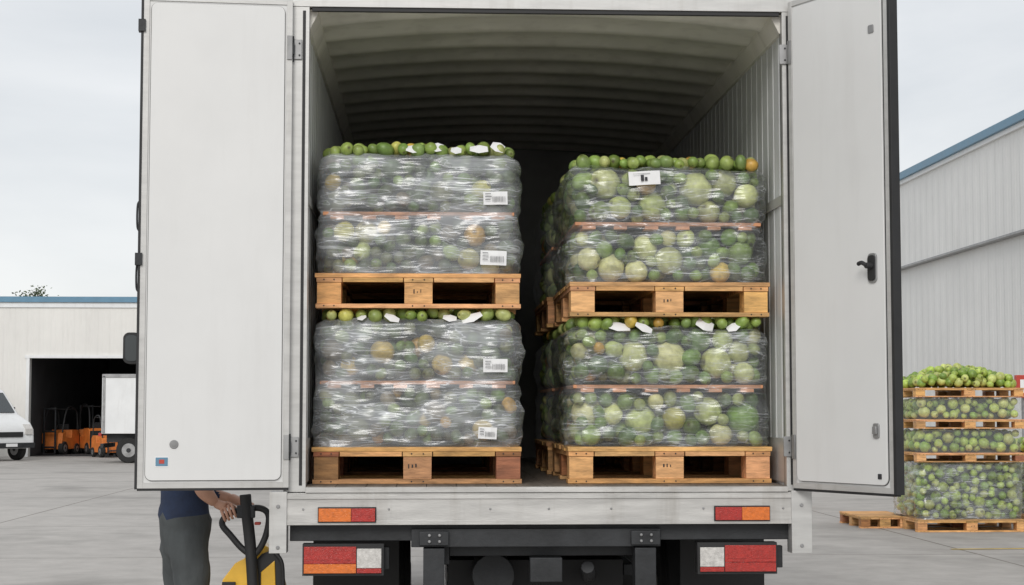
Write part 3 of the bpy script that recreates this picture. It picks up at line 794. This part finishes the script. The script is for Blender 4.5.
# ------------------------------------------------------------------ ground
def concrete():
    m = bpy.data.materials.new('concrete_yard'); nt, N, L, b = nodes_of(m)
    tc = N.new('ShaderNodeTexCoord')
    n1 = N.new('ShaderNodeTexNoise'); n1.inputs['Scale'].default_value = .12; n1.inputs['Detail'].default_value = 8; n1.inputs['Roughness'].default_value = .65
    n2 = N.new('ShaderNodeTexNoise'); n2.inputs['Scale'].default_value = 2.2; n2.inputs['Detail'].default_value = 8; n2.inputs['Roughness'].default_value = .7
    n3 = N.new('ShaderNodeTexNoise'); n3.inputs['Scale'].default_value = 45; n3.inputs['Detail'].default_value = 4
    mp = N.new('ShaderNodeMapping'); mp.inputs['Scale'].default_value = (1, .25, 1)
    L.new(tc.outputs['Object'], mp.inputs[0]); L.new(mp.outputs[0], n1.inputs['Vector'])
    for n in (n2, n3): L.new(tc.outputs['Object'], n.inputs['Vector'])
    cr = N.new('ShaderNodeValToRGB'); cr.color_ramp.elements[0].color = (.32, .30, .28, 1); cr.color_ramp.elements[1].color = (.52, .495, .465, 1)
    cr.color_ramp.elements[0].position = .36; cr.color_ramp.elements[1].position = .66
    ad = N.new('ShaderNodeMath'); ad.operation = 'MULTIPLY_ADD'; ad.inputs[1].default_value = .45
    L.new(n2.outputs[0], ad.inputs[0])
    hf = N.new('ShaderNodeMath'); hf.operation = 'MULTIPLY'; hf.inputs[1].default_value = .55; L.new(n1.outputs[0], hf.inputs[0]); L.new(hf.outputs[0], ad.inputs[2])
    L.new(ad.outputs[0], cr.inputs[0])
    br = N.new('ShaderNodeTexBrick'); br.offset = 0; br.inputs['Scale'].default_value = 1
    br.inputs['Brick Width'].default_value = 6; br.inputs['Row Height'].default_value = 5; br.inputs['Mortar Size'].default_value = .018
    br.inputs['Color1'].default_value = (1, 1, 1, 1); br.inputs['Color2'].default_value = (.90, .90, .90, 1); br.inputs['Mortar'].default_value = (.45, .43, .4, 1)
    L.new(tc.outputs['Object'], br.inputs['Vector'])
    mx = N.new('ShaderNodeMix'); mx.data_type = 'RGBA'; mx.blend_type = 'MULTIPLY'; mx.inputs['Factor'].default_value = 1
    L.new(cr.outputs[0], mx.inputs['A']); L.new(br.outputs[0], mx.inputs['B'])
    st = N.new('ShaderNodeMapRange'); st.inputs[1].default_value = .54; st.inputs[2].default_value = .72; st.inputs[3].default_value = 0; st.inputs[4].default_value = .7
    n4 = N.new('ShaderNodeTexNoise'); n4.inputs['Scale'].default_value = .5; n4.inputs['Detail'].default_value = 6
    L.new(tc.outputs['Object'], n4.inputs['Vector']); L.new(n4.outputs[0], st.inputs[0])
    m2 = N.new('ShaderNodeMix'); m2.data_type = 'RGBA'; m2.inputs['B'].default_value = (.20, .19, .175, 1)
    L.new(st.outputs[0], m2.inputs['Factor']); L.new(mx.outputs['Result'], m2.inputs['A'])
    L.new(m2.outputs['Result'], b.inputs['Base Color']); b.inputs['Roughness'].default_value = .75
    bp = N.new('ShaderNodeBump'); bp.inputs['Strength'].default_value = .3; bp.inputs['Distance'].default_value = .01
    L.new(n3.outputs[0], bp.inputs['Height']); L.new(bp.outputs[0], b.inputs['Normal'])
    return m
M['concrete'] = concrete()
mb = MB(); mb.add([(-900, -300, 0), (900, -300, 0), (900, 1500, 0), (-900, 1500, 0)], [(0, 1, 2, 3)], 'concrete'); mb.build('concrete_ground')
mb = MB(); mb.add([(5.9, 10.6, .004), (11.9, 10.9, .004), (11.9, 11.0, .004), (5.9, 10.7, .004)], [(0, 1, 2, 3)], 'ylline')
mb.build('yellow_floor_marking')

# ------------------------------------------------------------------ left warehouse
wh = empty('warehouse'); Y = 50.5
mb = MB()
mb.box((-45, Y, 0), (-13.7, Y + .3, 3.4), 'cladx'); mb.box((-45, Y, 3.4), (9.0, Y + .3, 5.25), 'cladx'); mb.box((-3.5, Y, 0), (9.0, Y + .3, 3.4), 'cladx')
mb.box((-45, Y + .3, 0), (-44.7, Y + 28, 5.2), 'cladx'); mb.box((8.7, Y + .3, 0), (9.0, Y + 28, 5.2), 'cladx'); mb.box((-45, Y + 28, 0), (9, Y + 28.3, 5.2), 'cladx')
mb.build('walls', wh)
mb = MB()
mb.box((-45.2, Y - .12, 5.28), (9.2, Y + .45, 5.47), 'blue'); mb.box((-45.1, Y + .46, 5.29), (9.1, Y + 28.5, 5.4), 'steel2')
mb.box((-45.1, Y - .05, 5.10), (9.1, Y - .003, 5.275), 'white')
mb.box((-13.85, Y - .06, 3.36), (-3.4, Y - .002, 3.46), 'white'); mb.box((-13.80, Y - .06, 0), (-13.69, Y - .002, 3.355), 'white')
mb.box((-24, Y - .05, 0), (-22.9, Y - .005, 2.1), 'steel2')
for x in (-30, -19, -1, 6): mb.cyl((x, Y - .09, 0), (x, Y - .09, 5.05), .06, .06, 'steel2', 10)
mb.build('roof_and_trim', wh)
mb = MB()
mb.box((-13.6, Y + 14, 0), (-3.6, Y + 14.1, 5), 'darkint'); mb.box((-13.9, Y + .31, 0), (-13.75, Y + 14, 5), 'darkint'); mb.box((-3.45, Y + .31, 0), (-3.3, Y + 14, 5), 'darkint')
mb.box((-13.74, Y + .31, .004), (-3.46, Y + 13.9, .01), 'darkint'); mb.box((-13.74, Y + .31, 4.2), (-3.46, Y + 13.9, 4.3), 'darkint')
rg = random.Random(4)
for i in range(16):
    x = -13.2 + i * .55; h = rg.uniform(.6, 1.9); d = rg.uniform(5, 8)
    for q in range(int(h / .3)):
        mb.box((x + rg.uniform(0, .04), Y + d, .02 + q * .3), (x + .45, Y + d + .8, .02 + q * .3 + .27), rg.choice(['darkint', 'steel', 'darkint', 'board', 'steel2', 'steel']))
mb.build('interior', wh, .02)

def forklift(x, y, ang, sc_=1.):
    e = empty('forklift'); mb = MB(); ca, sa = math.cos(ang), math.sin(ang)
    T = lambda v: Vector((x + (v.x * ca - v.y * sa) * sc_, y + (v.x * sa + v.y * ca) * sc_, v.z * sc_))
    mb.prism([(-1.0, -.5, .25), (-1.0, -.5, .95), (-.85, -.5, 1.1), (-.3, -.5, 1.1), (-.25, -.5, .75), (.25, -.5, .75), (.3, -.5, 1.05), (.6, -.5, .95), (.7, -.5, .25)], (0, 1.0, 0), 'orange', T=T)
    mb.prism([(-1.2, -.48, .3), (-1.22, -.48, .8), (-1.01, -.48, 1.0), (-1.01, -.48, .3)], (0, .96, 0), 'steel', T=T)
    for s in (-.45, .45):
        mb.tube([(-.9, s, 1.1), (-.75, s, 1.95), (.1, s, 2.05), (.55, s, 1.0)], .035, 'rubber', T=T)
        mb.wheel((-.75, s, .25), (0, 1, 0), .25, .18, T=T); mb.wheel((.45, s, .3), (0, 1, 0), .3, .22, T=T)
    for q in range(6): mb.box((-.7 + q * .15, -.45, 2.0), (-.66 + q * .15, .45, 2.04), 'rubber', T=T)
    mb.box((-.5, -.22, .76), (-.1, .22, .88), 'rubber', T=T); mb.box((-.58, -.22, .88), (-.48, .22, 1.35), 'rubber', T=T)
    for s in (-.3, .24): mb.box((.82, s, .08), (.90, s + .07, 2.1), 'steel', T=T); mb.box((.95, s, .06), (2.0, s + .1, .10), 'steel', T=T)
    for z in (.3, 1.0, 2.0): mb.box((.84, -.30, z), (.93, .31, z + .08), 'steel', T=T)
    mb.tube([(.3, 0, 1.05), (.12, 0, 1.3)], .02, 'rubber', T=T)
    mb.build('forklift_body', e, .02)
forklift(-13.25, 53.2, R(255), .8); forklift(-10.85, 49.6, R(-60), .66); forklift(-12.2, 54.0, R(120), .85)

dt = empty('delivery_truck'); mb = MB()
y0 = 43.0
mb.box((-9.8, y0, .88), (-6.1, y0 + 2.1, 2.62), 'white')
for x in (-9.78, -6.2): mb.box((x, y0 - .02, .9), (x + .08, y0 - .003, 2.6), 'steel2')
mb.box((-9.8, y0 - .02, 2.55), (-6.1, y0 - .003, 2.66), 'steel2')
mb.box((-9.7, y0 + .3, .62), (-4.3, y0 + 1.8, .86), 'steel')
mb.prism([(-6.0, y0 + .05, .5), (-6.0, y0 + .05, 2.1), (-5.1, y0 + .05, 2.15), (-4.5, y0 + .05, 1.4), (-4.1, y0 + .05, 1.25), (-4.05, y0 + .05, .5)], (0, 2.0, 0), 'white')
mb.prism([(-5.75, y0 + .04, 1.35), (-5.75, y0 + .04, 1.95), (-5.15, y0 + .04, 1.95), (-4.7, y0 + .04, 1.35)], (0, .015, 0), 'glass')
for x in (-9.0, -5.1):
    for yy in (y0 + .2, y0 + 1.9): mb.wheel((x, yy, .38), (0, 1, 0), .38, .26)
mb.box((-9.85, y0 + .1, .45), (-9.75, y0 + 2.0, .58), 'steel'); mb.box((-9.9, y0 + .05, .8), (-9.805, y0 + .25, .9), 'redl')
mb.build('truck_body', dt, .02)

van = empty('parked_van'); mb = MB(); ang = R(-36)
u = Vector((math.cos(ang), math.sin(ang), 0)); nose = Vector((-13.62, 44.6, 0)); wv = Vector((-u.y, u.x, 0))
def TV(v): return nose + u * (v.x - 5.05) + wv * v.y + Vector((0, 0, v.z))
prof = [(0, .38), (0, 1.9), (.1, 2.2), (.4, 2.34), (3.2, 2.34), (3.55, 2.22), (4.3, 1.45), (4.85, 1.20), (5.02, .98), (5.05, .42), (4.72, .36), (4.62, .66), (4.35, .78), (4.05, .66), (3.95, .36), (1.35, .36), (1.25, .66), (.98, .78), (.7, .66), (.6, .36)]
mb.prism([(a, 0, b) for a, b in prof], (0, 1.95, 0), 'white', T=TV)
mb.build('van_body', van, .10, seg=4)
mb = MB()
mb.prism([(3.66, .16, 2.12), (3.66, 1.79, 2.12), (4.27, 1.76, 1.50), (4.27, .19, 1.50)], (.02, 0, .02), 'glass', T=TV)
for yy in (-.008, 1.945):
    mb.prism([(2.55, yy, 1.40), (2.55, yy, 2.02), (3.45, yy, 2.02), (4.0, yy, 1.40)], (0, .013, 0), 'glass', T=TV)
    mb.prism([(.5, yy, 1.40), (.5, yy, 2.02), (1.3, yy, 2.02), (1.3, yy, 1.40)], (0, .013, 0), 'glass', T=TV)
    mb.box((.9, yy, .55), (4.0, yy + .013, .62), 'rubber', T=TV)
for yy in (.10, 1.55): mb.prism([(4.93, yy, .88), (5.065, yy, .82), (5.045, yy, 1.0), (4.90, yy, 1.14)], (0, .30, 0), 'whl', T=TV)
mb.box((4.99, .5, .74), (5.065, 1.45, .90), 'rubber', T=TV); mb.box((5.03, .05, .40), (5.10, 1.9, .56), 'steel', T=TV)
mb.box((5.102, .75, .44), (5.108, 1.2, .54), 'label', T=TV)
for x in (.98, 4.34):
    for yy in (.12, 1.83): mb.wheel((x, yy, .34), (0, 1, 0), .34, .22, T=TV)
for yy, s in ((-.02, -1), (1.97, 1)): mb.box((3.75, yy + (-.18 if s < 0 else 0), 1.42), (3.85, yy + (0 if s < 0 else .18), 1.68), 'rubber', T=TV)
mb.build('van_fittings', van, .01)

tree = empty('tree'); mb = MB(); tx, ty = -21.6, 84.0
mb.cyl((tx, ty, 0), (tx + .1, ty, 4.6), .22, .12, 'bark', 10); rg = random.Random(9)
tips = []
for i in range(9):
    a = rg.uniform(0, 6.28); l = rg.uniform(.2, .8); h = rg.uniform(6.0, 8.1)
    p = (tx + l * math.cos(a), ty + l * math.sin(a), h); mb.cyl((tx + .1, ty, rg.uniform(3.6, 4.6)), p, .07, .02, 'bark', 7); tips.append(p)
mb.build('trunk_and_limbs', tree)
mb = MB()
for p in tips:
    for q in range(130):
        d = Vector((rg.gauss(0, 1), rg.gauss(0, 1), rg.gauss(0, .7))) * .27
        c = Vector(p) + d; a = Vector((rg.uniform(-1, 1), rg.uniform(-1, 1), rg.uniform(-1, 1))).normalized(); b = a.orthogonal().normalized()
        s = rg.uniform(.05, .12)
        mb.add([c - a * s, c + b * s * .5, c + a * s, c - b * s * .5], [(0, 1, 2, 3)], 'leaf')
mb.build('foliage', tree)

# ------------------------------------------------------------------ right warehouse
wr_ = empty('warehouse'); X = 12.0
mb = MB()
mb.box((X + .10, 4, 0), (X + .4, 95, 5.16), 'clad'); mb.box((X - .05, 4, 5.21), (X + .4, 95, 7.33), 'clad')
mb.box((X + .1, 95.01, 0), (X + 30, 95.3, 7.2), 'cladx'); mb.box((X + .1, 3.6, 0), (X + 30, 3.99, 7.2), 'cladx')
mb.build('walls', wr_)
mb = MB()
mb.box((X - .10, 3.5, 5.16), (X + .09, 95.2, 5.208), 'steel2'); mb.box((X - .20, 3.4, 7.38), (X + .5, 95.4, 7.55), 'blue')
mb.box((X - .12, 3.42, 7.28), (X - .052, 95.4, 7.378), 'white'); mb.box((X + .51, 3.4, 7.38), (X + 30, 95.4, 7.53), 'steel2')
mb.box((X + .07, 4, 0), (X + .098, 95, .35), 'steel2')
for yy in (12, 60, 80): mb.cyl((X - .12, yy, .2), (X - .12, yy, 7.27), .07, .07, 'white', 12)
mb.build('roof_and_trim', wr_)

def yard_stack(cx, y0, W, D, seed, levels):
    rng = np.random.default_rng(seed); e = empty('stacked_fruit_pallet'); x0, x1 = cx - W / 2, cx + W / 2
    mb = MB(); Cs = []; Qs = []; core = MB()
    for (z0, ph, zt, fm) in levels:
        pallet_mesh(mb, x0 - .04, x1 + .04, y0 - .05, y0 + D + .05, z0, ph, rng)
        if zt:
            C, Q = pack(((x0, y0, z0 + ph), (x1, y0 + D, zt)), [(.07, 40), (.050, 2500)], 2600, rng, weights=(.5, .3, .1, .02, .08)); Cs.append(C); Qs.append(Q)
            core.box((x0 + .12, y0 + .12, z0 + ph + .002), (x1 - .12, y0 + D - .12, zt - .03), 'dark')
            if fm: film_mesh('stretch_film', e, x0 - .008, x1 + .008, y0 - .008, y0 + D + .008, [z0 + ph, zt + .01], fm, rng.uniform(1, 50), res=.04, top_open=False, amp=.012)
        else:
            for b_ in (0, .07):
                C, Q = heap(x0 + .04 + b_, x1 - .04 - b_, y0 + .0, y0 + D - .04, z0 + ph + .05, .058, rng, 2200, .16, b_); Cs.append(C); Qs.append(Q)
    mb.build('wooden_pallets', e, .004)
    if core.v: core.build('load_core', e)
    C = np.concatenate(Cs); Q = np.concatenate(Qs)
    brt = [(.48, .60, .13), (.42, .56, .10), (.58, .64, .20), (.24, .38, .07)]
    fruit_object('fruit_load', e, C, Q, [brt[rng.integers(4)] for _ in C], rng, 1)
yard_stack(7.02, 13.4, 1.36, 1.2, 31, [(.0, .16, .89, 'film2'), (.90, .12, 1.33, 'film3'), (1.335, .12, 1.74, 'film3'), (1.745, .12, None, None)])
yard_stack(8.76, 14.2, 1.3, 1.2, 33, [(.0, .15, .88, 'film2'), (.89, .10, 1.2, None)])
ep = empty('empty_pallet'); mb = MB(); rng = np.random.default_rng(3); pallet_mesh(mb, 5.75, 6.42, 14.1, 15.3, 0, .16, rng); mb.build('pallet_boards', ep, .003)
ex = empty('safety_barrier'); mb = MB()
mb.box((4.55, 19.0, .0), (6.2, 19.12, .06), 'orange'); mb.box((4.55, 19.03, .25), (6.2, 19.09, .36), 'orange')
for x in (4.6, 5.3, 6.1): mb.cyl((x, 19.06, .06), (x, 19.06, .42), .03, .03, 'orange', 10)
mb.build('barrier_rails', ex, .008)
fb = empty('red_sign'); mb = MB()  # red sign, built as a box on a post
mb.cyl((10.62, 21.5, 0), (10.62, 21.5, 1.8), .05, .05, 'steel2', 12); mb.box((10.44, 21.35, 1.80), (10.80, 21.48, 2.2), 'red'); mb.box((10.50, 21.342, 1.88), (10.74, 21.348, 2.12), 'label')
mb.build('sign_and_post', fb, .01)

# ------------------------------------------------------------------ world, sun, camera
w = bpy.data.worlds.new('World'); sc.world = w; w.use_nodes = True
N = w.node_tree.nodes; L = w.node_tree.links; N.clear()
out = N.new('ShaderNodeOutputWorld'); sky = N.new('ShaderNodeTexSky'); sky.sky_type = 'NISHITA'; sky.sun_disc = False
sky.sun_elevation = R(32); sky.sun_rotation = R(192)
b1 = N.new('ShaderNodeBackground'); b1.inputs[1].default_value = .10; L.new(sky.outputs[0], b1.inputs[0])
tc = N.new('ShaderNodeTexCoord'); mp = N.new('ShaderNodeMapping'); mp.inputs['Scale'].default_value = (1, 1, 3.2); L.new(tc.outputs['Generated'], mp.inputs[0])
nz = N.new('ShaderNodeTexNoise'); nz.inputs['Scale'].default_value = 2.6; nz.inputs['Detail'].default_value = 7; nz.inputs['Roughness'].default_value = .5; nz.inputs['Distortion'].default_value = .4
L.new(mp.outputs[0], nz.inputs['Vector'])
cr = N.new('ShaderNodeValToRGB'); cr.color_ramp.elements[0].position = .34; cr.color_ramp.elements[1].position = .66
cr.color_ramp.elements[0].color = (.66, .685, .71, 1); cr.color_ramp.elements[1].color = (.88, .885, .89, 1)
L.new(nz.outputs[0], cr.inputs[0])
b2 = N.new('ShaderNodeBackground'); b2.inputs[1].default_value = 1.08; L.new(cr.outputs[0], b2.inputs[0])
mx = N.new('ShaderNodeMixShader'); mx.inputs[0].default_value = .88
L.new(b1.outputs[0], mx.inputs[1]); L.new(b2.outputs[0], mx.inputs[2]); L.new(mx.outputs[0], out.inputs[0])
sd = bpy.data.lights.new('sun', 'SUN'); sd.energy = 1.5; sd.angle = R(24); sd.color = (1, .97, .93)
so = bpy.data.objects.new('sun', sd); sc.collection.objects.link(so); so.rotation_euler = (R(58), 0, R(-12))

cd = bpy.data.cameras.new('camera'); cd.lens = 59.77; cd.sensor_width = 36; cd.clip_end = 4000; cd.clip_start = .1
co = bpy.data.objects.new('camera', cd); sc.collection.objects.link(co)
co.location = (0, -8.5, 1.57); co.rotation_euler = (R(93.97), 0, R(-2.76)); sc.camera = co
sc.view_settings.view_transform = 'Standard'; sc.view_settings.look = 'None'; sc.view_settings.exposure = 0
